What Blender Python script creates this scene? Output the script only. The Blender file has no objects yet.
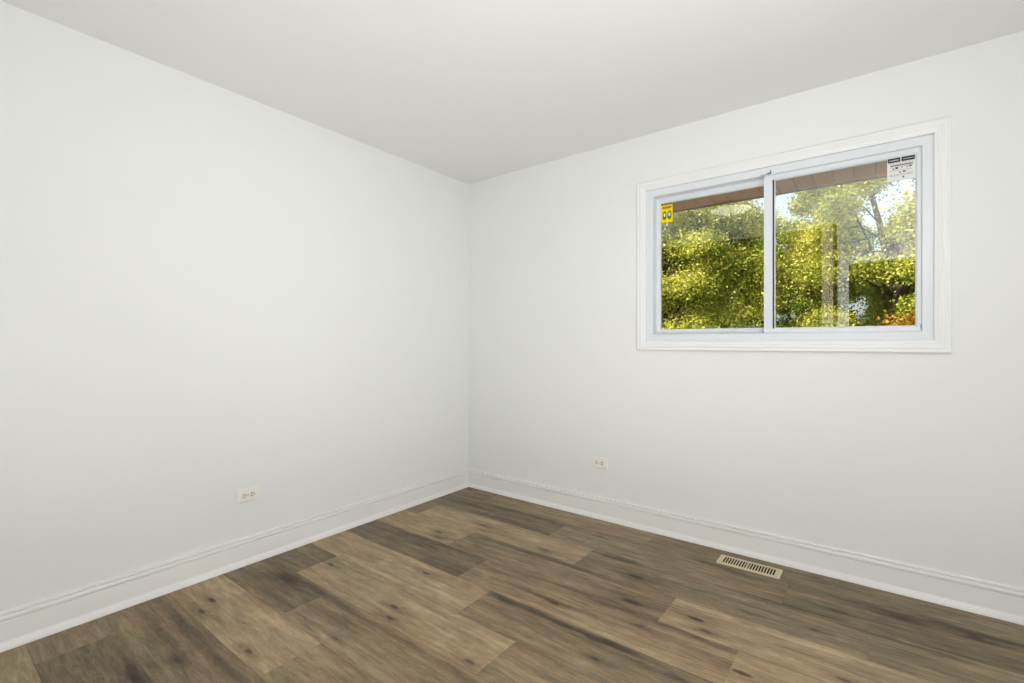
import bpy, bmesh, math, random
import numpy as np
from mathutils import Vector, Matrix

sc = bpy.context.scene
C = sc.collection
# ------------------------------------------------------------------ camera
cam_d = bpy.data.cameras.new('camera')
cam = bpy.data.objects.new('camera', cam_d); C.objects.link(cam)
cam.location = (2.590, -2.858, 1.153)
cam.rotation_euler = (math.pi / 2, 0, 0.66129)
cam_d.sensor_width = 36.0; cam_d.sensor_fit = 'HORIZONTAL'
cam_d.lens = 475.18 / 1024 * 36
cam_d.shift_x = 0.0078; cam_d.shift_y = 0.0018
cam_d.clip_start = 0.02; cam_d.clip_end = 400
sc.camera = cam
sc.view_settings.view_transform = 'Standard'; sc.view_settings.look = 'None'
sc.view_settings.exposure = 0.06; sc.view_settings.gamma = 1.0
sc.view_settings.use_curve_mapping = False
# ------------------------------------------------------------------ sky, sun, lights
w = bpy.data.worlds.new('sky'); sc.world = w; w.use_nodes = True
wn = w.node_tree.nodes; wl = w.node_tree.links
sky = wn.new('ShaderNodeTexSky'); sky.sky_type = 'NISHITA'; sky.sun_disc = False
sky.sun_elevation = math.radians(38); sky.sun_rotation = math.radians(200)
sky.air_density = 1.0; sky.dust_density = 4.0; sky.ozone_density = 1.0
wn['Background'].inputs[1].default_value = 0.32
hs = wn.new('ShaderNodeHueSaturation'); hs.inputs['Saturation'].default_value = 0.55
wl.new(sky.outputs[0], hs.inputs['Color']); wl.new(hs.outputs[0], wn['Background'].inputs[0])
sd = bpy.data.lights.new('sun', 'SUN'); sd.energy = 6.8; sd.angle = math.radians(0.6)
sd.color = (1.0, 0.95, 0.86)
sun = bpy.data.objects.new('sun', sd); C.objects.link(sun)
sun.rotation_euler = Vector((-0.55, -0.75, 0.72)).to_track_quat('Z', 'Y').to_euler()
# unseen fill lights, added behind and beside the camera to even the brightness
def fill_light(name, kind, loc, energy, size, aim=None, angle=None):
    d = bpy.data.lights.new(name, kind); d.energy = energy; d.color = (0.98, 0.992, 0.975)
    if kind == 'AREA': d.shape = 'DISK'; d.size = size
    else: d.shadow_soft_size = size
    if kind == 'SPOT': d.spot_size = math.radians(angle); d.spot_blend = 1.0
    o = bpy.data.objects.new(name, d); C.objects.link(o); o.location = loc
    if aim: o.rotation_euler = (Vector(loc) - Vector(aim)).to_track_quat('Z', 'Y').to_euler()
fill_light('fill_low', 'POINT', (3.10, -2.70, 0.40), 26, 0.15)
fill_light('fill_doorway', 'POINT', (3.15, -2.50, 2.00), 16, 0.15)
fill_light('fill_side', 'POINT', (3.18, -1.90, 1.80), 7, 0.15)
fill_light('fill_ceiling_bounce', 'AREA', (2.20, -2.90, 0.30), 17, 0.6, aim=(2.20, -2.90, 2.0))
fill_light('fill_far_corner', 'SPOT', (2.75, -3.05, 0.70), 55, 0.12, aim=(0.7, -0.1, 2.35), angle=84)
fill_light('fill_far_ceiling', 'SPOT', (2.60, -3.10, 0.60), 36, 0.12, aim=(0.6, -0.6, 2.44), angle=130)
fill_light('fill_corner', 'SPOT', (2.60, -3.10, 0.60), 12, 0.12, aim=(0, 0, 1.3), angle=60)
LAMP = (1.53, -1.81)

# ------------------------------------------------------------------ materials
def lin(c):
    return tuple(((v / 255 + 0.055) / 1.055) ** 2.4 if v / 255 > 0.04045 else v / 255 / 12.92 for v in c) + (1.0,)
def mat(name, col, rough=0.6, spec=0.5, bump=0.0, bscale=200, metal=0.0, var=0.0, vscale=6):
    m = bpy.data.materials.new(name); m.use_nodes = True
    n = m.node_tree.nodes; l = m.node_tree.links; b = n['Principled BSDF']
    b.inputs['Base Color'].default_value = lin(col)
    b.inputs['Roughness'].default_value = rough; b.inputs['Metallic'].default_value = metal
    b.inputs['Specular IOR Level'].default_value = spec
    tc = n.new('ShaderNodeTexCoord')
    nz = n.new('ShaderNodeTexNoise'); nz.inputs['Scale'].default_value = vscale; nz.inputs['Detail'].default_value = 3
    l.new(tc.outputs['Object'], nz.inputs['Vector'])
    mx = n.new('ShaderNodeMix'); mx.data_type = 'RGBA'
    c2 = tuple(max(0, v * (1 - var)) for v in lin(col)[:3]) + (1,)
    mx.inputs['A'].default_value = lin(col); mx.inputs['B'].default_value = c2
    l.new(nz.outputs['Fac'], mx.inputs['Factor']); l.new(mx.outputs['Result'], b.inputs['Base Color'])
    if bump:
        nb = n.new('ShaderNodeTexNoise'); nb.inputs['Scale'].default_value = bscale; nb.inputs['Detail'].default_value = 2
        l.new(tc.outputs['Object'], nb.inputs['Vector'])
        bp = n.new('ShaderNodeBump'); bp.inputs['Strength'].default_value = bump; bp.inputs['Distance'].default_value = 0.001
        l.new(nb.outputs['Fac'], bp.inputs['Height']); l.new(bp.outputs['Normal'], b.inputs['Normal'])
    return m
M = {}
M['wall'] = mat('matte_wall_paint', (238, 239, 239), 0.85, 0.2, 0.12, 260, var=0.012, vscale=2)
M['ceiling'] = mat('flat_ceiling_paint', (239, 239, 238), 0.95, 0.1, 0.15, 180, var=0.01, vscale=2)
M['trim'] = mat('semigloss_trim_paint', (243, 243, 241), 0.38, 0.4, var=0.01)
M['vinyl'] = mat('white_vinyl', (229, 233, 239), 0.32, 0.5, var=0.01)
M['casing'] = mat('window_casing_paint', (240, 241, 243), 0.4, 0.4, var=0.01)
M['gasket'] = mat('black_gasket', (66, 66, 72), 0.6)
M['plate'] = mat('ivory_plastic', (243, 242, 235), 0.4, 0.4, var=0.01)
M['plate2'] = mat('ivory_receptacle_plastic', (236, 234, 224), 0.45, 0.4, var=0.01)
M['slot'] = mat('dark_slot', (30, 27, 22), 0.8)
M['screw'] = mat('painted_screw', (200, 196, 182), 0.4)
M['register'] = mat('almond_enamel', (212, 198, 166), 0.45, 0.4, var=0.04, vscale=30)
M['duct'] = mat('duct_shadow', (26, 20, 15), 0.8)
M['soffit'] = mat('brown_soffit', (240, 140, 84), 0.7, 0.2, var=0.12, vscale=9)
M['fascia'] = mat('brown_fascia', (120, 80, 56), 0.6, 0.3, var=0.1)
M['roof'] = mat('roof_shingle', (84, 78, 72), 0.95, 0.1, 0.5, 60, var=0.3, vscale=14)
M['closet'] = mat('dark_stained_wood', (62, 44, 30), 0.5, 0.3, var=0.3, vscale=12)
M['closet_trim'] = mat('pale_wood_trim', (236, 214, 196), 0.5, 0.3, var=0.05)
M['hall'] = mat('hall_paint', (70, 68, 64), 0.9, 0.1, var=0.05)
M['bark'] = mat('tree_bark', (84, 70, 54), 0.95, 0.1, 0.8, 30, var=0.4, vscale=8)
M['grass'] = mat('lawn_grass', (88, 112, 48), 0.95, 0.1, 0.6, 40, var=0.4, vscale=3)
M['yellow'] = mat('yellow_sticker_paper', (250, 218, 20), 0.5, 0.3)
M['orange'] = mat('sticker_header_orange', (214, 160, 10), 0.5, 0.3)
M['green'] = mat('sticker_green_ink', (70, 120, 20), 0.5, 0.3)
M['white'] = mat('sticker_white_paper', (232, 232, 228), 0.5, 0.3)
M['ink'] = mat('sticker_black_ink', (42, 44, 48), 0.5, 0.3)
M['greyink'] = mat('sticker_grey_ink', (120, 122, 126), 0.5, 0.3)
M['chrome'] = mat('brushed_latch_metal', (120, 120, 124), 0.35, 0.5, metal=0.8)
M['brass'] = mat('satin_nickel', (170, 165, 155), 0.3, 0.5, metal=1.0)

def glass_mat(ior):
    m = bpy.data.materials.new('window_glass'); m.use_nodes = True
    n = m.node_tree.nodes; l = m.node_tree.links; n.clear()
    out = n.new('ShaderNodeOutputMaterial'); mx = n.new('ShaderNodeMixShader')
    tr = n.new('ShaderNodeBsdfTransparent'); tr.inputs[0].default_value = (0.95, 0.97, 0.95, 1)
    gl = n.new('ShaderNodeBsdfGlossy'); gl.inputs['Roughness'].default_value = 0.0
    fr = n.new('ShaderNodeFresnel'); fr.inputs['IOR'].default_value = ior
    l.new(fr.outputs[0], mx.inputs[0]); l.new(tr.outputs[0], mx.inputs[1]); l.new(gl.outputs[0], mx.inputs[2])
    l.new(mx.outputs[0], out.inputs[0])
    return m
M['glass'] = glass_mat(1.8)      # double pane: reflects more than one sheet
M['glass_inner'] = glass_mat(2.1)

def dome_mat():
    m = mat('frosted_lamp_glass', (240, 238, 228), 0.25, 0.5)
    b = m.node_tree.nodes['Principled BSDF']
    b.inputs['Emission Color'].default_value = (1.0, 0.97, 0.9, 1); b.inputs['Emission Strength'].default_value = 2.4
    return m
M['dome'] = dome_mat()

def leaf_mat(name, cols, trans=0.28):
    m = bpy.data.materials.new(name); m.use_nodes = True
    n = m.node_tree.nodes; l = m.node_tree.links; n.clear()
    out = n.new('ShaderNodeOutputMaterial')
    geo = n.new('ShaderNodeNewGeometry'); rp = n.new('ShaderNodeValToRGB')
    while len(rp.color_ramp.elements) < len(cols): rp.color_ramp.elements.new(0.5)
    for i, c in enumerate(cols):
        rp.color_ramp.elements[i].position = i / (len(cols) - 1); rp.color_ramp.elements[i].color = lin(c)
    tc = n.new('ShaderNodeTexCoord'); nz = n.new('ShaderNodeTexNoise'); nz.inputs['Scale'].default_value = 1.1
    l.new(tc.outputs['Object'], nz.inputs['Vector'])
    ad = n.new('ShaderNodeMath'); ad.operation = 'MULTIPLY_ADD'; ad.inputs[1].default_value = 0.55
    sb = n.new('ShaderNodeMath'); sb.operation = 'MULTIPLY_ADD'; sb.inputs[1].default_value = 1.4; sb.inputs[2].default_value = -0.42
    l.new(nz.outputs['Fac'], sb.inputs[0])
    l.new(geo.outputs['Random Per Island'], ad.inputs[0]); l.new(sb.outputs[0], ad.inputs[2])
    l.new(ad.outputs[0], rp.inputs[0])
    df = n.new('ShaderNodeBsdfPrincipled'); df.inputs['Roughness'].default_value = 0.45
    tl = n.new('ShaderNodeBsdfTranslucent'); mx = n.new('ShaderNodeMixShader'); mx.inputs[0].default_value = trans
    l.new(rp.outputs[0], df.inputs['Base Color']); l.new(rp.outputs[0], tl.inputs[0])
    l.new(df.outputs[0], mx.inputs[1]); l.new(tl.outputs[0], mx.inputs[2]); l.new(mx.outputs[0], out.inputs[0])
    return m
M['leaf_yg'] = leaf_mat('yellow_green_leaves', [(72, 92, 18), (138, 150, 40), (190, 188, 72), (228, 214, 112)])
M['leaf_g'] = leaf_mat('mid_green_leaves', [(54, 80, 18), (104, 130, 34), (160, 172, 60), (214, 206, 100)])
M['leaf_dk'] = leaf_mat('deep_green_leaves', [(48, 72, 16), (84, 108, 24), (124, 142, 40)])
M['leaf_or'] = leaf_mat('orange_leaves', [(104, 96, 24), (168, 124, 34), (196, 164, 60)])

# ------------------------------------------------------------------ plank floor
PW = 0.2335
ROW0 = -0.213
# joints (world x) for each plank row counted from the window wall, tones per plank (0 dark .. 1 light), warmth
ROWS = [
    ([0.336, 1.556, 2.771], [(.30, .4), (.52, .5), (.30, .3), (.36, .2)]),
    ([-0.17, 1.049, 2.268], [(.3, .4), (.17, .35), (.42, .4), (.22, .3)]),
    ([0.148, 1.356, 2.570], [(.38, .5), (.80, .5), (.38, .4), (.45, .3)]),
    ([0.665, 1.882, 3.10], [(.78, .5), (.36, .5), (.78, .5), (.5, .4)]),
    ([-0.255, 0.965, 2.188], [(.3, .4), (.10, .3), (.55, .7), (.88, .6)]),
    ([-0.034, 1.183, 2.400], [(.5, .4), (.84, .6), (.40, .5), (.5, .5)]),
    ([0.295, 1.497, 2.715], [(.24, .4), (.72, .6), (.50, .4), (.6, .5)]),
    ([-0.61, 0.604, 1.82, 3.04], [(.2, .3), (.18, .35), (.50, .6), (.3, .5), (.5, .5)]),
    ([-0.3, 0.914, 2.13], [(.5, .5), (.84, .6), (.52, .6), (.7, .5)]),
    ([0.10 - 1.0, 1.30, 2.52], [(.4, .5), (.38, .5), (.6, .5), (.3, .5)]),
    ([0.213, 1.43, 2.65], [(.48, .5), (.14, .3), (.7, .5), (.4, .5)]),
    ([0.85, 2.07], [(.76, .3), (.5, .5), (.3, .5)]),
    ([0.45, 1.67, 2.89], [(.3, .3), (.6, .5), (.4, .5), (.7, .5)]),
    ([1.1, 2.32], [(.6, .3), (.3, .5), (.6, .5)]),
]
KNOTS = [(0.241, -1.979, 1.2), (0.303, -2.042, 1), (0.747, -2.042, 0.9), (0.924, -1.799, 0.7), (0.931, -1.51, 1.1), (0.99, -1.577, 1), (0.821, -1.218, 1), (0.489, -0.807, 1), (0.542, -0.865, 0.8), (0.637, -0.56, 0.9), (0.698, -0.625, 0.8), (0.328, -1.673, 1.6), (0.354, -1.459, 1), (1.143, -0.624, 0.8), (1.301, -0.269, 0.7), (1.739, -0.836, 1.8), (2.004, -0.798, 1.3), (2.057, -0.862, 1), (1.833, -0.987, 0.9), (1.784, -1.169, 1.1), (1.786, -1.284, 0.8), (1.434, -1.575, 0.9), (1.267, -1.172, 0.7), (1.477, -1.056, 0.9), (2.224, -1.037, 1.2), (2.508, -0.858, 0.9), (2.396, -0.584, 0.8), (2.457, -0.366, 0.7), (2.678, -0.264, 1), (0.596, -2.222, 0.9), (0.581, -2.347, 1.2), (1.66, -0.605, 1.5), (2.904, -0.25, 1.2)]
# broad dark mineral streaks: x, y, half length, half width, strength
STREAKS = [
    (0.33, -1.66, .10, .035, .8), (0.50, -2.13, .55, .028, .75), (0.95, -1.645, .75, .022, .6), (1.75, -0.925, .75, .022, .6),
    (1.25, -0.705, .65, .022, .65), (0.75, -0.245, .45, .02, .5), (1.52, -0.475, .20, .022, .8),
    (1.60, -1.17, .42, .018, .8), (1.95, -1.205, .5, .016, .6), (1.45, -1.04, .45, .02, .55), (1.95, -1.0, .3, .02, .3),
    (2.25, -0.45, .30, .018, .7), (2.15, -0.545, .35, .018, .45), (1.35, -0.23, .3, .014, .5), (2.62, -0.235, .3, .016, .6),
    (2.92, -0.215, .3, .025, .7), (1.92, -0.235, .16, .02, .7), (2.1, -0.26, .2, .02, .6), (1.2, -0.93, .22, .02, .6), (1.1, -0.98, .15, .02, .5),
    (0.60, -2.345, .12, .014, .6), (0.80, -1.72, .22, .03, .45), (0.4, -2.2, .3, .02, .4), (0.65, -0.93, .35, .02, .4), (1.62, -1.19, .25, .03, .35), (2.6, -0.47, .3, .014, .6), (1.35, -1.16, .2, .02, .6),
    (0.32, -0.33, .25, .03, .4), (0.7, -0.4, .3, .02, .35), (0.25, -0.47, .15, .02, .6)]
# broad pale streaks
PALES = [(0.55, -1.83, .6, .018, .5), (0.55, -1.885, .6, .025, .45), (1.1, -1.82, .5, .022, .6), (1.0, -1.44, .6, .03, .5), (0.55, -1.17, .5, .02, .35), (1.35, -0.74 , .5, .01, .4), (1.30, -0.935, .5, .012, .6),
         (1.6, -1.125, .5, .012, .5), (1.65, -0.86, .5, .03, .35), (1.35, -1.3, .4, .03, .4), (2.35, -0.70, .5, .03, .4), (2.2, -0.97, .3, .02, .4), (0.6, -0.48, .5, .02, .3), (0.2, -2.29, .3, .03, .5), (1.6, -1.35, .3, .03, .5), (0.95, -0.155, .5, .014, .4), (2.95, -0.16, .3, .02, .4)]

def floor_mat():
    m = bpy.data.materials.new('vinyl_plank_floor'); m.use_nodes = True
    n = m.node_tree.nodes; l = m.node_tree.links; b = n['Principled BSDF']
    def N(t, **k):
        x = n.new(t)
        for a, v in k.items(): setattr(x, a, v)
        return x
    def math_(op, a, bb=None, cc=None, clamp=False):
        x = N('ShaderNodeMath', operation=op); x.use_clamp = clamp
        for i, v in enumerate((a, bb, cc)):
            if v is None: continue
            if isinstance(v, (int, float)): x.inputs[i].default_value = v
            else: l.new(v, x.inputs[i])
        return x.outputs[0]
    tc = N('ShaderNodeTexCoord'); P = tc.outputs['Object']
    at = N('ShaderNodeAttribute', attribute_name='plank')
    sep = N('ShaderNodeSeparateColor'); l.new(at.outputs['Color'], sep.inputs[0])
    tone, warm, rnd = sep.outputs
    # offset of coordinates per plank
    cb = N('ShaderNodeCombineXYZ'); l.new(math_('MULTIPLY', rnd, 37.0), cb.inputs[0]); l.new(math_('MULTIPLY', rnd, 91.0), cb.inputs[2])
    va = N('ShaderNodeVectorMath', operation='ADD'); l.new(P, va.inputs[0]); l.new(cb.outputs[0], va.inputs[1])
    def noise(sx, sy, detail, rough=0.6, dist=0.0, src=None):
        mp = N('ShaderNodeVectorMath', operation='MULTIPLY'); l.new(src or va.outputs[0], mp.inputs[0]); mp.inputs[1].default_value = (sx, sy, 1)
        z = N('ShaderNodeTexNoise'); z.inputs['Scale'].default_value = 1; z.inputs['Detail'].default_value = detail
        z.inputs['Roughness'].default_value = rough; z.inputs['Distortion'].default_value = dist
        l.new(mp.outputs[0], z.inputs['Vector']); return z.outputs['Fac']
    broad = noise(1.6, 11, 3, .55, .6)
    mid = noise(5, 55, 4, .65, .8)
    fine = noise(22, 300, 4, .75)
    grain = noise(34, 120, 5, .75, 1.0)
    patch = noise(3.2, 22, 5, .7, 1.5)
    blot = noise(9, 16, 4, .6, .4)
    # warped coords for knots and streaks
    wz = N('ShaderNodeTexNoise'); wz.inputs['Scale'].default_value = 9; wz.inputs['Detail'].default_value = 3
    l.new(P, wz.inputs['Vector'])
    ws = N('ShaderNodeVectorMath', operation='SUBTRACT'); l.new(wz.outputs['Color'], ws.inputs[0]); ws.inputs[1].default_value = (.5, .5, .5)
    wm = N('ShaderNodeVectorMath', operation='MULTIPLY'); l.new(ws.outputs[0], wm.inputs[0]); wm.inputs[1].default_value = (.10, .030, 0)
    wp = N('ShaderNodeVectorMath', operation='ADD'); l.new(P, wp.inputs[0]); l.new(wm.outputs[0], wp.inputs[1])
    def blob(x, y, rx, ry, src, hi, lo_):
        s = N('ShaderNodeVectorMath', operation='SUBTRACT'); l.new(src, s.inputs[0]); s.inputs[1].default_value = (x, y, 0)
        k = N('ShaderNodeVectorMath', operation='MULTIPLY'); l.new(s.outputs[0], k.inputs[0]); k.inputs[1].default_value = (1 / rx, 1 / ry, 0)
        d = N('ShaderNodeVectorMath', operation='LENGTH'); l.new(k.outputs[0], d.inputs[0])
        r = N('ShaderNodeMapRange'); r.interpolation_type = 'SMOOTHSTEP'
        r.inputs['From Min'].default_value = hi; r.inputs['From Max'].default_value = lo_
        l.new(d.outputs['Value'], r.inputs['Value']); return r.outputs[0]
    def total(items, src, hi=1.3, lo_=.2):
        acc = None
        for (x, y, rx, ry, st) in items:
            v = math_('MULTIPLY', blob(x, y, rx, ry, src, hi, lo_), st)
            acc = v if acc is None else math_('MAXIMUM', acc, v)
        return acc
    w2 = N('ShaderNodeVectorMath', operation='MULTIPLY'); l.new(ws.outputs[0], w2.inputs[0]); w2.inputs[1].default_value = (.045, .016, 0)
    wq = N('ShaderNodeVectorMath', operation='ADD'); l.new(P, wq.inputs[0]); l.new(w2.outputs[0], wq.inputs[1])
    kn = total([(x, y, .030 * s, .011 * s, min(1, .85 * s)) for x, y, s in KNOTS], wq.outputs[0], 1.15, .45)
    kh = total([(x, y, .11 * s, .030 * s, .35) for x, y, s in KNOTS], wp.outputs[0])
    stk = total(STREAKS, wp.outputs[0]); pale = total(PALES, wp.outputs[0])
    # tone assembly
    t = math_('MULTIPLY', tone, .60)
    t = math_('ADD', t, math_('MULTIPLY', math_('SUBTRACT', broad, .5), .55))
    t = math_('ADD', t, math_('MULTIPLY', math_('SUBTRACT', mid, .5), .75))
    t = math_('ADD', t, math_('MULTIPLY', math_('SUBTRACT', fine, .5), .45))
    t = math_('ADD', t, math_('MULTIPLY', math_('SUBTRACT', grain, .5), .50))
    t = math_('ADD', t, math_('MULTIPLY', math_('SUBTRACT', patch, .5), .75))
    t = math_('ADD', t, math_('MULTIPLY', math_('SUBTRACT', blot, .5), .40))
    smod = math_('MULTIPLY_ADD', mid, 1.2, .30)
    t = math_('SUBTRACT', t, math_('MULTIPLY', math_('MULTIPLY', stk, smod), .50))
    t = math_('ADD', t, math_('MULTIPLY', pale, .28))
    t = math_('SUBTRACT', t, math_('MULTIPLY', kh, .65))
    t = math_('ADD', t, .23, clamp=True)
    rp = N('ShaderNodeValToRGB'); e = rp.color_ramp.elements
    cols = [(0.0, (74, 60, 46)), (0.25, (108, 92, 74)), (0.5, (136, 117, 93)), (0.75, (162, 142, 113)), (1.0, (190, 170, 138))]
    while len(e) < len(cols): e.new(.5)
    for i, (p, c) in enumerate(cols): e[i].position = p; e[i].color = lin(c)
    l.new(t, rp.inputs[0])
    # patches of warm / grey-green tint
    tint = noise(2.2, 9, 2, .5)
    mx = N('ShaderNodeMix', data_type='RGBA', blend_type='MULTIPLY'); mx.inputs['Factor'].default_value = 1
    tr = N('ShaderNodeValToRGB'); te = tr.color_ramp.elements
    te[0].position = .32; te[0].color = (0.93, 1.0, 0.96, 1); te[1].position = .68; te[1].color = (1.06, .98, .90, 1)
    l.new(math_('ADD', tint, math_('MULTIPLY', math_('SUBTRACT', warm, .5), .5)), tr.inputs[0])
    l.new(rp.outputs[0], mx.inputs['A']); l.new(tr.outputs[0], mx.inputs['B'])
    mk = N('ShaderNodeMix', data_type='RGBA'); l.new(math_('MULTIPLY', kn, .85), mk.inputs['Factor'])
    l.new(mx.outputs['Result'], mk.inputs['A']); mk.inputs['B'].default_value = lin((48, 42, 34))
    # seams: dark hairline at row borders and joints from attribute 'edge' (second uv): procedural for rows
    uv = N('ShaderNodeUVMap', uv_map='edge'); su = N('ShaderNodeSeparateXYZ'); l.new(uv.outputs[0], su.inputs[0])
    def edge(s, lim):
        r = N('ShaderNodeMapRange'); r.inputs['From Min'].default_value = 0; r.inputs['From Max'].default_value = lim
        r.inputs['To Min'].default_value = 1; r.inputs['To Max'].default_value = 0
        l.new(s, r.inputs['Value']); return r.outputs[0]
    vv = su.outputs[1]; dv = math_('MULTIPLY', math_('MINIMUM', vv, math_('SUBTRACT', 1, vv)), PW)
    uu = su.outputs[0]
    ed = math_('MAXIMUM', edge(dv, .0022), edge(uu, .0022))
    me = N('ShaderNodeMix', data_type='RGBA'); l.new(math_('MULTIPLY', ed, .38), me.inputs['Factor'])
    l.new(mk.outputs['Result'], me.inputs['A']); me.inputs['B'].default_value = lin((62, 50, 38))
    l.new(me.outputs['Result'], b.inputs['Base Color'])
    b.inputs['Roughness'].default_value = .48; b.inputs['Specular IOR Level'].default_value = .35
    bp = N('ShaderNodeBump'); bp.inputs['Strength'].default_value = .25; bp.inputs['Distance'].default_value = .0006
    l.new(math_('SUBTRACT', fine, math_('MULTIPLY', ed, 1.5)), bp.inputs['Height']); l.new(bp.outputs[0], b.inputs['Normal'])
    return m

# ------------------------------------------------------------------ mesh helpers
class MB:
    def __init__(s): s.v = []; s.f = []
    def add(s, vs, fs):
        o = len(s.v); s.v += [tuple(p) for p in vs]; s.f += [tuple(i + o for i in f) for f in fs]; return s
    def box(s, a, b):
        x0, y0, z0 = a; x1, y1, z1 = b
        return s.add([(x0, y0, z0), (x1, y0, z0), (x1, y1, z0), (x0, y1, z0), (x0, y0, z1), (x1, y0, z1), (x1, y1, z1), (x0, y1, z1)],
                     [(0, 3, 2, 1), (4, 5, 6, 7), (0, 1, 5, 4), (1, 2, 6, 5), (2, 3, 7, 6), (3, 0, 4, 7)])
    def tube(s, p0, p1, r0, r1=None, n=12):
        r1 = r0 if r1 is None else r1; p0 = Vector(p0); p1 = Vector(p1); d = (p1 - p0).normalized()
        a = d.orthogonal().normalized(); b = d.cross(a)
        vs = [p + (a * math.cos(t) + b * math.sin(t)) * r for p, r in ((p0, r0), (p1, r1)) for t in [2 * math.pi * i / n for i in range(n)]]
        return s.add(vs, [(i, (i + 1) % n, n + (i + 1) % n, n + i) for i in range(n)] + [tuple(range(n))[::-1], tuple(range(n, 2 * n))])
    def lathe(s, prof, cx, cy, n=48):
        vs = [(cx + r * math.cos(2 * math.pi * i / n), cy + r * math.sin(2 * math.pi * i / n), z) for r, z in prof for i in range(n)]
        fs = [(k * n + i, k * n + (i + 1) % n, (k + 1) * n + (i + 1) % n, (k + 1) * n + i) for k in range(len(prof) - 1) for i in range(n)]
        fs += [tuple(range(n)), tuple(range((len(prof) - 1) * n, len(prof) * n))[::-1]]
        return s.add(vs, fs)
    def ring(s, x0, x1, z0, z1, prof, tk=1.0):   # mitred rectangular frame in the xz plane; prof = closed list of (inset, y)
        m = len(prof); vs = []
        for i, y in prof: vs += [(x0 + i, y, z0 + i * tk), (x1 - i, y, z0 + i * tk), (x1 - i, y, z1 - i * tk), (x0 + i, y, z1 - i * tk)]
        fs = []
        for k in range(m):
            k2 = (k + 1) % m
            for c in range(4):
                c2 = (c + 1) % 4; fs.append((k * 4 + c, k * 4 + c2, k2 * 4 + c2, k2 * 4 + c))
        return s.add(vs, fs)
    def build(s, name, m, parent=None, bevel=0.0, smooth=False, at=None):
        me = bpy.data.meshes.new(name); me.from_pydata(s.v, [], s.f); me.update()
        bm = bmesh.new(); bm.from_mesh(me); bmesh.ops.recalc_face_normals(bm, faces=bm.faces); bm.to_mesh(me); bm.free()
        if smooth: me.polygons.foreach_set('use_smooth', [True] * len(me.polygons))
        me.materials.append(m)
        o = bpy.data.objects.new(name, me); C.objects.link(o)
        if parent: o.parent = parent
        if at: o.location = at
        if bevel:
            bv = o.modifiers.new('bevel', 'BEVEL'); bv.width = bevel; bv.segments = 2; bv.limit_method = 'ANGLE'
            if smooth is None: pass
        return o
def tag(o, label=None, cat=None, group=None, kind=None):
    if label: o['label'] = label
    if cat: o['category'] = cat
    if group: o['group'] = group
    if kind: o['kind'] = kind
    return o
def empty(name, loc=(0, 0, 0), rz=0.0, parent=None):
    o = bpy.data.objects.new(name, None); C.objects.link(o); o.location = loc; o.rotation_euler = (0, 0, rz)
    o.empty_display_size = 0.05
    if parent: o.parent = parent
    return o
def struct(o, label, cat): return tag(o, label, cat, kind='structure')

# ------------------------------------------------------------------ room shell
H = 2.44; XR = 3.42; YB = -3.30; T = 0.14
# floor
def make_floor():
    vs = []; fs = []; att = []; uvs = []
    rng = random.Random(4)
    ys = [0.0] + [ROW0 - PW * k for k in range(len(ROWS) - 1)] + [YB - 0.0]
    for r, (joints, tones) in enumerate(ROWS):
        y1 = ys[r]; y0 = max(ys[r + 1], YB) if r < len(ROWS) - 1 else YB
        if y1 <= YB: break
        xs = [-2.0] + list(joints) + [9.0]
        for k in range(len(xs) - 1):
            a = max(0.0, xs[k]); b = min(XR, xs[k + 1])
            if b <= a: continue
            rv = rng.random(); tn, wm = tones[min(k, len(tones) - 1)]
            o = len(vs)
            vs += [(a, y0, 0), (b, y0, 0), (b, y1, 0), (a, y1, 0)]; fs.append((o, o + 1, o + 2, o + 3))
            att += [(tn, wm, rv, 1)] * 4
            top = 1.0 if r else 0.913
            lo = 1.0 - (top - (0)) if False else 0.0
            e0 = 0.0 if xs[k] > 0 else 0.5
            uvs += [(e0, 0), (e0 + b - a, 0), (e0 + b - a, 1 if r else .9), (e0, 1 if r else .9)]
    me = bpy.data.meshes.new('floor'); me.from_pydata(vs, [], fs); me.update()
    ca = me.color_attributes.new('plank', 'FLOAT_COLOR', 'CORNER'); uvl = me.uv_layers.new(name='edge')
    for i in range(len(att)):
        ca.data[i].color = att[i]; uvl.data[i].uv = uvs[i]
    me.materials.append(floor_mat())
    o = bpy.data.objects.new('floor', me); C.objects.link(o)
    return o
struct(make_floor(), 'wood-look vinyl plank floor in mixed brown and tan planks', 'floor')
struct(MB().box((-T, YB - 1.6, -0.25), (XR + T, T, -0.012)).build('trim_subfloor', M['hall']), 'slab under the plank floor', 'floor slab')
struct(MB().box((-T, YB - 1.6, H), (XR + T, T, H + 0.16)).build('ceiling', M['ceiling']), 'flat white painted ceiling', 'ceiling')
struct(MB().box((-T, YB - 1.6, -0.012), (0, T, H)).build('wall_left', M['wall']), 'plain white wall on the left with one outlet', 'wall')
struct(MB().box((XR, YB - 1.6, -0.012), (XR + T, T, H)).build('wall_side', M['wall']), 'plain white wall to the right of the camera', 'wall')
OX0, OX1, OZ0, OZ1 = 1.481, 2.803, 1.167, 2.092       # window opening
wm = MB()
wm.box((0, 0, -0.012), (OX0, T, H)).box((OX1, 0, -0.012), (XR, T, H)).box((OX0, 0, -0.012), (OX1, T, OZ0)).box((OX0, 0, OZ1), (OX1, T, H))
struct(wm.build('wall_window', M['wall']), 'white wall holding the sliding window', 'wall')
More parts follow.
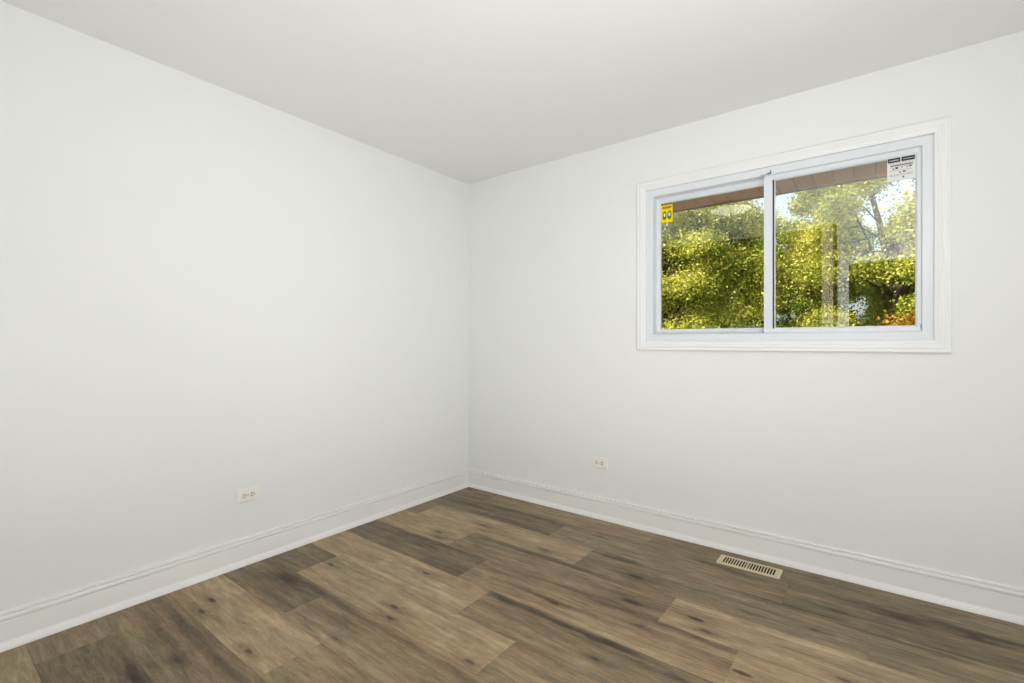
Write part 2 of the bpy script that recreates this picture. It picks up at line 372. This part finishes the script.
# back wall (behind the camera, seen mirrored in the panes): closet doors, wall strip, doorway to a dim hall
DX0, DX1, DH = 2.36, 3.16, 2.03
bw = MB(); bw.box((2.14, YB - T, -0.012), (DX0, YB, H)).box((DX1, YB - T, -0.012), (XR, YB, H)).box((DX0, YB - T, DH), (DX1, YB, H))
bw.box((0, YB - T, -0.012), (0.30, YB, H))
struct(bw.build('wall_back', M['wall']), 'white wall behind the camera with the doorway', 'wall')
struct(MB().box((2.14, YB, -.002), (2.245, YB + .016, H)).build('trim_closet_side', M['closet_trim'], bevel=.003), 'pale wood closet side trim', 'trim')
struct(MB().box((2.2455, YB, -.002), (2.278, YB + .010, H)).build('trim_shade_strip', M['closet']), 'dark strip added as the shaded gap beside the doorway casing', 'trim')  # added strip, its dark colour stands for shade between trim and casing
cd = empty('door_2', (1.22, YB - 0.06, 0)); struct(cd, 'dark stained full-height sliding closet doors behind the camera', 'closet door')
for a, b, yy in ((-0.92, 0.03, 0.0), (-0.03, 0.92, -0.045)):
    p = MB().box((a, yy - 0.03, 0.0), (b, yy, H)).build('panel', M['closet'], cd, bevel=0.002)
    MB().box(((b if b < .5 else a) + (-.10 if b < .5 else .07), yy, .95), ((b if b < .5 else a) + (-.07 if b < .5 else .10), yy + .004, 1.08)).build('pull', M['brass'], p)
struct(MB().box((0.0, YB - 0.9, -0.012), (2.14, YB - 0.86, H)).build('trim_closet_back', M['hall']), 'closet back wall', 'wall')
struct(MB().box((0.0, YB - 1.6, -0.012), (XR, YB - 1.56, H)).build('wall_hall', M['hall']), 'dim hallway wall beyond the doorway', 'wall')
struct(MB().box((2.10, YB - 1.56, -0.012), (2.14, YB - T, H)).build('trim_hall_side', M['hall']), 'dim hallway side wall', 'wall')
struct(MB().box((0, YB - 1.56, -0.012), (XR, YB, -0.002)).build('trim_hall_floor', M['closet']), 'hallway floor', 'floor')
dr = empty('door_1', ((DX0 + DX1) / 2, YB, 0)); struct(dr, 'doorway with white casing behind the camera', 'doorway')
hx = (DX1 - DX0) / 2
CP = [(0, 0), (0, .014), (.006, .018), (.020, .018), (.026, .014), (.044, .012), (.050, .008), (.057, .008), (.057, 0)]
dc = MB()
m_ = len(CP); vs = []
for i, y in CP:   # outer edge at casing 57 mm outside the opening, three sides
    o_ = (.057 - i) * 1.35
    vs += [(-hx - o_, y, 0), (-hx - o_, y, DH + o_), (hx + o_, y, DH + o_), (hx + o_, y, 0)]
dc.add(vs, [(k * 4 + c, k * 4 + c + 1, ((k + 1) % m_) * 4 + c + 1, ((k + 1) % m_) * 4 + c) for k in range(m_) for c in range(3)])
dc.build('casing', M['trim'], dr)
jm = MB().box((-hx, -T, 0), (-hx + .018, 0, DH)).box((hx - .018, -T, 0), (hx, 0, DH)).box((-hx + .018, -T, DH - .018), (hx - .018, 0, DH))
jm.build('jamb', M['trim'], dr)

# baseboards
BP = [(0, 0), (.022, 0), (.0215, .008), (.0175, .020), (.0135, .029), (.0125, .034), (.0125, .104), (.0095, .1060), (.0095, .1090),
      (.0150, .1115), (.0175, .116), (.0175, .124), (.0155, .1288), (.0030, .1305), (.0020, .1365), (.0110, .1378), (.0105, .1410), (.0060, .1430), (0, .1430)]
def base(name, p, q, nrm, m0, m1, label):
    # p,q = wall line ends, nrm = inward normal, m0/m1 = mitre (+1 inside corner, 0 square)
    d = (Vector(q) - Vector(p)).normalized(); nrm = Vector(nrm); n = len(BP); mb = MB(); vs = []
    for e, pt, sg, mt in ((0, Vector(p), 1, m0), (1, Vector(q), -1, m1)):
        for (o_, z) in BP:
            v = pt + nrm * o_ + d * sg * mt * o_; vs.append((v.x, v.y, z))
    fs = [(k, (k + 1) % n, n + (k + 1) % n, n + k) for k in range(n)] + [tuple(range(n)), tuple(range(n, 2 * n))]
    mb.add(vs, fs); o = mb.build(name, M['trim']); struct(o, label, 'baseboard'); return o
base('baseboard_left', (0, YB, 0), (0, 0, 0), (1, 0, 0), 1, 1, 'tall white moulded baseboard along the left wall')
base('baseboard_window', (0, 0, 0), (XR, 0, 0), (0, -1, 0), 1, 1, 'tall white moulded baseboard under the window wall')
base('baseboard_side', (XR, 0, 0), (XR, YB, 0), (-1, 0, 0), 1, 1, 'tall white moulded baseboard on the side wall')
base('baseboard_back', (DX1 + .078, YB, 0), (XR, YB, 0), (0, 1, 0), 0, 1, 'short white baseboard beside the doorway')

# ------------------------------------------------------------------ window
win = empty('window_1', ((OX0 + OX1) / 2, 0, OZ0)); struct(win, 'white vinyl sliding window with wide white casing', 'window')
wc = Vector(win.location)
def wpart(mb, name, m, parent=win, bevel=0.0):
    mb.v = [(x - wc.x, y - wc.y, z - wc.z) for x, y, z in mb.v]
    return mb.build(name, m, parent, bevel)
CPW = [(0, 0), (0, -.014), (.004, -.0175), (.010, -.0175), (.013, -.0155), (.018, -.0155), (.021, -.0175), (.031, -.0165), (.034, -.0140), (.039, -.0145), (.046, -.0120), (.057, -.0105), (.057, 0)]
g = .057
wpart(MB().ring(OX0 - g, OX1 + g, OZ0 - g, OZ1 + g, CPW), 'casing', M['casing'])
wpart(MB().ring(OX0 - .0002, OX1 + .0002, OZ0 - .0002, OZ1 + .0002, [(0, .0075), (.018, .0075), (.018, .13), (0, .13)]), 'jamb_extension', M['vinyl'])
FI = .018
wpart(MB().ring(OX0 + FI, OX1 - FI, OZ0 + FI, OZ1 - FI, [(0, .0070), (.0205, .0070), (.0225, .0095), (.0225, .105), (0, .105)]), 'frame', M['vinyl'])
fx0, fx1, fz0, fz1 = OX0 + FI + .0225, OX1 - FI - .0225, OZ0 + FI + .0225, OZ1 - FI - .0225
# left (outer track) sash, set back
def sash(x0, x1, z0, z1, yf, yb, si, gm, name='sash'):
    y2 = yb
    o = wpart(MB().ring(x0, x1, z0, z1, [(0, yf), (si - .007, yf), (si - .004, yf + .003), (si, yf + .008), (si, y2), (0, y2)], 1.33), name, M['vinyl'])
    wpart(MB().box((x0 + si - .004, (yf + yb) / 2 - .002, z0 + si - .004), (x1 - si + .004, (yf + yb) / 2 + .002, z1 - si + .004)), 'glass_pane', gm, win)
    return o
sL = sash(fx0 - .006, 2.168, fz0 - .006, fz1 + .006, .066, .094, .0285, M['glass'])
sR = sash(2.122, fx1 + .001, fz0 - .001, fz1 + .001, .026, .048, .0225, M['glass_inner'])
# wider meeting stile on the inner sash with black weather strip
wpart(MB().box((2.122, .0245, fz0 + .001), (2.163, .049, fz1 - .001)), 'meeting_stile', M['vinyl'], bevel=.0015)
wpart(MB().box((2.1632, .030, fz0 + .0216), (2.1705, .044, fz1 - .0216)), 'glazing_gasket', M['gasket'])
wpart(MB().box((2.1706, .033, fz0 + .0216), (2.176, .0345, fz1 - .0216)), 'glazing_bead', M['vinyl'])
lt = MB().box((2.143, -.004, fz1 + .0015), (2.157, .0071, fz1 + .0075)).box((2.156, -.003, fz1 + .0020), (2.1605, .0071, fz1 + .0190)).box((2.108, .004, fz1 + .0025), (2.144, .0071, fz1 + .0045))
wpart(lt, 'latch', M['chrome'], bevel=.0008)
wpart(MB().box((fx1 - .004, .022, fz0 + .012), (fx1 - .001, .027, fz0 + .034)), 'sash_stop', M['chrome'], bevel=.0005)
wpart(MB().box((1.80, .0080, OZ0 + FI + .004), (2.04, .0115, OZ0 + FI + .007)), 'track_weep_cover', M['vinyl'], bevel=.0005)

# stickers on the glass
st = empty('energy_sticker', (1.5475, .078, 1.900)); tag(st, 'small yellow sticker with two green round symbols on the left pane corner', 'sticker')
def flat(mb, name, m, parent): return mb.build(name, m, parent)
flat(MB().box((-.003, -.0004, 0), (.069, 0, .108)), 'paper', M['yellow'], st)
flat(MB().box((.006, -.0008, .084), (.062, -.0004, .101)), 'header_bar', M['orange'], st)
tx = MB()
for i in range(6): tx.box((.010 + i * .0085, -.0011, .088), (.015 + i * .0085, -.0008, .097))
flat(tx, 'header_text', M['green'], st)
for cx in (.019, .049):
    mk = MB()
    pts = [(cx + .013 * math.cos(t) * (1 if math.cos(t) else 1), .044 + .027 * math.sin(t)) for t in [2 * math.pi * i / 28 for i in range(28)]]
    pin = [(cx + .0065 * math.cos(t), .048 + .012 * math.sin(t)) for t in [2 * math.pi * i / 28 for i in range(28)]]
    n_ = 28; vs = [(x, -.0008, z) for x, z in pts] + [(x, -.0008, z) for x, z in pin] + [(x, -.0004, z) for x, z in pts] + [(x, -.0004, z) for x, z in pin]
    fs = []
    for i in range(n_):
        j = (i + 1) % n_; fs += [(i, j, n_ + j, n_ + i), (2 * n_ + i, 3 * n_ + i, 3 * n_ + j, 2 * n_ + j), (i, 2 * n_ + i, 2 * n_ + j, j), (n_ + i, n_ + j, 3 * n_ + j, 3 * n_ + i)]
    mk.add(vs, fs); ro = flat(mk, 'round_symbol', M['green'], st)
    dk = MB(); dk.add([(x, -.0007, z) for x, z in pin] + [(x, -.0005, z) for x, z in pin], [tuple(range(n_)), tuple(range(n_, 2 * n_))[::-1]] + [(i, (i + 1) % n_, n_ + (i + 1) % n_, n_ + i) for i in range(n_)])
    flat(dk, 'symbol_centre', M['white'], ro)
sp = empty('rating_label', (2.640, .0335, 1.915)); tag(sp, 'white printed label with black header on the right pane corner', 'sticker')
LW, LH = .101, .112
flat(MB().box((0, -.0004, 0), (LW, 0, LH)), 'paper', M['white'], sp)
flat(MB().box((.002, -.0008, LH - .024), (.048, -.0004, LH - .004)).box((.052, -.0008, LH - .024), (LW - .001, -.0004, LH - .004)), 'header_bar', M['ink'], sp)
hb = MB(); rg = random.Random(2)
x = .007
while x < .040:
    w_ = rg.choice([.002, .003, .004]); hb.box((x, -.0011, LH - .0165), (x + w_, -.0008, LH - .0125)); x += w_ + .0012
x = .058
while x < .095:
    w_ = rg.choice([.002, .003]); hb.box((x, -.0011, LH - .0155), (x + w_, -.0008, LH - .0130)); x += w_ + .0012
flat(hb, 'header_text', M['white'], sp)
bl = MB()
for (a, b, z, h) in [(.012, .092, .070, .0045), (.020, .026, .054, .006), (.030, .040, .056, .008), (.052, .056, .058, .005), (.070, .076, .058, .004), (.080, .088, .058, .007), (.044, .050, .036, .006), (.056, .068, .038, .006), (.056, .062, .012, .007)]:
    bl.box((a, -.0008, z), (b, -.0004, z + h))
flat(bl, 'bold_text', M['ink'], sp)
gl = MB()
for z in (.084, .078, .064, .048, .030, .024): 
    x = .010
    while x < .090:
        w_ = rg.uniform(.004, .012); gl.box((x, -.0007, z), (min(x + w_, .093), -.0004, z + .0016)); x += w_ + .0025
flat(gl, 'small_print', M['greyink'], sp)

# ------------------------------------------------------------------ outlets
def outlet(loc, rz, label):
    t = empty('wall_outlet', loc, rz); tag(t, label, 'electrical outlet', 'horizontal duplex outlets low on the walls')
    W, Hh = .0575, .035     # half sizes; local x along wall, y = out of wall (negative), z up
    vs = []
    for (i, y) in ((0, 0), (0, -.0035), (.004, -.0062)):
        vs += [(-W + i, y, -Hh + i), (W - i, y, -Hh + i), (W - i, y, Hh - i), (-W + i, y, Hh - i)]
    fs = [(k * 4 + c, k * 4 + (c + 1) % 4, (k + 1) * 4 + (c + 1) % 4, (k + 1) * 4 + c) for k in range(2) for c in range(4)] + [(0, 3, 2, 1), (8, 9, 10, 11)]
    MB().add(vs, fs).build('cover_plate', M['plate'], t, bevel=.0008)
    for cx in (-.0195, .0195):
        n_ = 32; pts = []
        for i in range(n_):
            a = 2 * math.pi * i / n_; x = .0172 * math.cos(a); z = .0172 * math.sin(a); x = max(-.0143, min(.0143, x)); pts.append((cx + x, z))
        r = MB().add([(x, -.0060, z) for x, z in pts] + [(x, -.0082, z) for x, z in pts], [tuple(range(n_)), tuple(range(n_, 2 * n_))[::-1]] + [(i, (i + 1) % n_, n_ + (i + 1) % n_, n_ + i) for i in range(n_)]).build('receptacle', M['plate2'], t)
        # receptacle turned on its side: blade slots are horizontal, ground pin beside
        MB().box((cx - .0080, -.0085, .0045), (cx + .0035, -.0081, .0080)).box((cx - .0070, -.0085, -.0080), (cx + .0030, -.0081, -.0045)).build('blade_slots', M['slot'], r)
        MB().tube((cx + .0090, -.0085, 0), (cx + .0095, -.0081, 0), .0034).build('ground_hole', M['slot'], r)
    MB().tube((0, -.0072, 0), (0, -.0060, 0), .0032, n=16).build('screw', M['screw'], t)
    return t
outlet((0.0, -1.717, 0.360), math.pi / 2, 'cream duplex outlet mounted sideways low on the left wall')
outlet((1.166, 0.0, 0.3665), 0.0, 'cream duplex outlet mounted sideways below and left of the window')

# ------------------------------------------------------------------ floor register
fr = empty('floor_register', (2.080, -.1425, 0.0005)); tag(fr, 'beige metal floor vent with narrow slots beside the baseboard', 'floor vent')
RW, RD = .146, .060; SW, SD = .122, .041
def rrect(hx_, hy_, r, z, k=6):
    out = []
    for qx, qy, a0 in ((1, 1, 0), (-1, 1, 90), (-1, -1, 180), (1, -1, 270)):
        for i in range(k + 1):
            t = math.radians(a0 + 90 * i / k); out.append((qx * (hx_ - r) + r * math.cos(t), qy * (hy_ - r) + r * math.sin(t), z))
    return out
vs = []; loops = [(RW, RD, .010, 0), (RW, RD, .010, .0015), (RW - .007, RD - .007, .006, .0045), (SW, SD, .001, .0045), (SW - .001, SD - .001, .001, .0010)]
for lp in loops: vs += rrect(*lp)
nv = len(vs) // 5
MB().add(vs, [(k * nv + c, k * nv + (c + 1) % nv, (k + 1) * nv + (c + 1) % nv, (k + 1) * nv + c) for k in range(4) for c in range(nv)]).build('frame', M['register'], fr)
MB().box((-SW, -SD, 0.0), (SW, SD, .0008)).build('duct_opening', M['duct'], fr)
ns = 19; pitch = 2 * SW / ns
sl = MB()
for i in range(0, ns + 1):
    x = -SW + i * pitch; hw = .0025 if i != ns // 2 else .0042
    sl.box((x - hw, -SD, .0022), (x + hw, SD, .0042))
sl.build('slat_grille', M['register'], fr)
MB().box((-SW + .004, -.0012, .0009), (SW - .004, .0012, .0020)).build('damper_rod', M['duct'], fr)

# ------------------------------------------------------------------ ceiling lamp (seen mirrored in the left pane)
cl = empty('ceiling_light', (LAMP[0], LAMP[1], H)); tag(cl, 'round flush ceiling light with frosted dome, mirrored in the left pane', 'ceiling light')
MB().lathe([(.190, 0), (.203, -.006), (.205, -.026), (.196, -.034), (.172, -.034), (.168, -.012), (.06, -.012)], 0, 0).build('mount_ring', M['trim'], cl, smooth=False)
dm = [(0.167 * math.cos(a), -.027 - .045 * math.sin(a)) for a in [math.pi / 2 * k / 10 for k in range(11)]]; dm[-1] = (.004, dm[-1][1])
MB().lathe(dm, 0, 0).build('glass_dome', M['dome'], cl, smooth=True)
MB().lathe([(.004, -.070), (.010, -.073), (.009, -.082), (.003, -.086)], 0, 0, 16).build('finial', M['brass'], cl)

# ------------------------------------------------------------------ outside: eave, lawn, trees
ev = empty('roof_eave', (1.7, T, 2.15)); tag(ev, 'brown boarded roof overhang above the window outside', 'roof overhang')
EY = 0.76
sf = MB(); x = -3.2
PB = .10
while x < 3.4:
    a, b = x + .0025, x + PB - .0025
    sf.box((a, .001, 0), (b, EY - T, .012)); x += PB
sf.build('soffit_boards', M['soffit'], ev, bevel=.002)
MB().box((-3.2, .001, .0121), (3.4, EY - T, .024)).build('soffit_backing', M['fascia'], ev)
MB().box((-3.2, EY - T, -.004), (3.4, EY - T + .03, .16)).build('fascia', M['fascia'], ev, bevel=.003)
MB().add([(-3.2, 0.0, .46), (3.4, 0.0, .46), (3.4, EY - T + .06, .17), (-3.2, EY - T + .06, .17), (-3.2, 0.0, .48), (3.4, 0.0, .48), (3.4, EY - T + .06, .19), (-3.2, EY - T + .06, .19)],
         [(0, 3, 2, 1), (4, 5, 6, 7), (0, 1, 5, 4), (1, 2, 6, 5), (2, 3, 7, 6), (3, 0, 4, 7)]).build('shingle_edge', M['roof'], ev)
GZ = -0.6
lw = MB(); nG = 40
for i in range(nG + 1):
    for j in range(nG + 1):
        X = -40 + 80 * i / nG; Y = .3 + 60 * j / nG
        lw.v.append((X, Y, GZ + .08 * math.sin(X * .3) * math.cos(Y * .23)))
lw.f = [(i * (nG + 1) + j, (i + 1) * (nG + 1) + j, (i + 1) * (nG + 1) + j + 1, i * (nG + 1) + j + 1) for i in range(nG) for j in range(nG)]
struct(lw.build('lawn', M['grass']), 'green lawn outside below the window', 'lawn')

def tree(loc, height, crown, clusters, per, leaf, mleaf, seed, label, flatten=1.0, holes=(), csize=.34, group='trees outside the window'):
    """crown = (centre offset xyz, radii xyz)."""
    rng = np.random.default_rng(seed); root = empty('leafy_tree', loc); tag(root, label, 'tree', group)
    (cx, cy, cz), (rx, ry, rz) = crown
    cen = []
    while len(cen) < clusters:
        p = rng.normal(size=3); p /= np.linalg.norm(p); r = rng.uniform(.35, 1) ** .6
        q = np.array([cx + p[0] * rx * r, cy + p[1] * ry * r, cz + p[2] * rz * r])
        if q[2] < .8: continue
        wq = q + np.array(loc); bad = False
        for (u, v, rad) in holes:      # gaps between the boughs, kept open along a direction fixed in the world
            k = (wq[1] + 2.858); gx = 2.59 + (u - 2.59) * k / 2.858; gz = 1.153 + (v - 1.153) * k / 2.858
            if math.hypot(wq[0] - gx, wq[2] - gz) < rad: bad = True
        if not bad: cen.append(q)
    cen = np.array(cen)
    n = clusters * per
    c = np.repeat(cen, per, axis=0)
    off = rng.normal(size=(n, 3)) * np.array([csize * .5, csize * .5, csize * .36]) * rng.uniform(.5, 1.25, size=(clusters, 1)).repeat(per, axis=0)
    p = c + off
    p[:, 2] -= .25 * (off[:, 0] ** 2 + off[:, 1] ** 2)
    ax = rng.normal(size=(n, 3)); ax[:, 2] = ax[:, 2] * .5 - .55; ax /= np.linalg.norm(ax, axis=1)[:, None]      # drooping leaf axis
    sd_ = np.cross(ax, rng.normal(size=(n, 3))); sd_ /= np.linalg.norm(sd_, axis=1)[:, None]
    nr = np.cross(ax, sd_)
    L = leaf * rng.uniform(.65, 1.3, size=(n, 1)); W = L * .36
    # pointed leaf, widest below its middle, lightly folded
    v = np.empty((n, 4, 3))
    v[:, 0] = p; v[:, 1] = p + ax * L * .42 + sd_ * W + nr * L * .12; v[:, 2] = p + ax * L - nr * L * .08; v[:, 3] = p + ax * L * .42 - sd_ * W + nr * L * .12
    v = v.reshape(-1, 3); fc = np.arange(len(v))
    me = bpy.data.meshes.new('foliage'); me.vertices.add(len(v)); me.vertices.foreach_set('co', v.reshape(-1).astype(np.float32))
    me.loops.add(len(fc)); me.loops.foreach_set('vertex_index', fc.astype(np.int32))
    me.polygons.add(len(fc) // 4); me.polygons.foreach_set('loop_start', np.arange(0, len(fc), 4, dtype=np.int32))
    me.update(calc_edges=True); me.materials.append(mleaf)
    o = bpy.data.objects.new('foliage', me); C.objects.link(o); o.parent = root
    # trunk and boughs
    tb = MB(); top = cz + rz * .25; k = 7; pr = None; pts = []
    for i in range(k + 1):
        t = i / k; pts.append((Vector((cx * t + .10 * math.sin(3 * t + seed), cy * t + .08 * math.cos(4 * t + seed), top * t - .15)), .17 * (1 - .65 * t)))
    for a, b in zip(pts, pts[1:]): tb.tube(a[0], b[0], a[1] * 1.02, b[1], 10)
    tb.build('trunk', M['bark'], root, smooth=True)
    for i in range(14):
        t = rng.uniform(.35, .95); j = min(int(t * k), k - 1); s0 = pts[j][0].lerp(pts[j + 1][0], t * k - j)
        e = Vector(cen[rng.integers(len(cen))]); mid_ = s0.lerp(e, .5) + Vector((0, 0, .25)); br = MB()
        r0 = .055 * (1.2 - t); br.tube(s0, mid_, r0, r0 * .6, 7); br.tube(mid_, e, r0 * .6, r0 * .2, 7)
        br.build('branch', M['bark'], root, smooth=True)
    return root
HOLES = [(1.60, 1.88, .28), (1.84, 1.90, .16), (1.90, 1.45, .20), (1.72, 1.38, .14), (2.71, 1.90, .40), (2.62, 1.93, .18), (2.66, 1.60, .26), (2.55, 1.37, .24), (2.58, 1.60, .2)]
tree((-0.75, 6.7, GZ), 6, ((0, 0, 3.3), (1.9, 1.2, 2.3)), 150, 1500, .044, M['leaf_yg'], 3, 'yellow-green leafy tree filling the left window pane', holes=HOLES)
tree((2.95, 7.6, GZ), 6, ((0, 0, 3.4), (1.75, 1.2, 2.6)), 150, 1500, .045, M['leaf_yg'], 8, 'golden-green leafy tree filling the upper right window pane', holes=HOLES)
tree((1.0, 11.6, GZ), 5, ((0, 0, 2.9), (2.2, 1.3, 2.4)), 130, 1000, .065, M['leaf_g'], 11, 'greener tree standing behind the gap beside the window bar', holes=HOLES)
tree((-3.5, 11.2, GZ), 6, ((0, 0, 3.1), (1.9, 1.4, 2.9)), 100, 1000, .065, M['leaf_g'], 17, 'green leafy tree at the far left of the left pane', holes=HOLES)
tree((4.4, 15.6, GZ), 5, ((0, 0, 2.9), (2.8, 1.8, 2.6)), 120, 900, .08, M['leaf_dk'], 21, 'deep green tree low behind the right window pane', holes=HOLES)
tree((2.98, 4.2, GZ), 3, ((0, 0, 1.72), (.26, .26, .42)), 24, 320, .034, M['leaf_or'], 31, 'small orange-leaved tree at the lower right of the right pane', csize=.2)
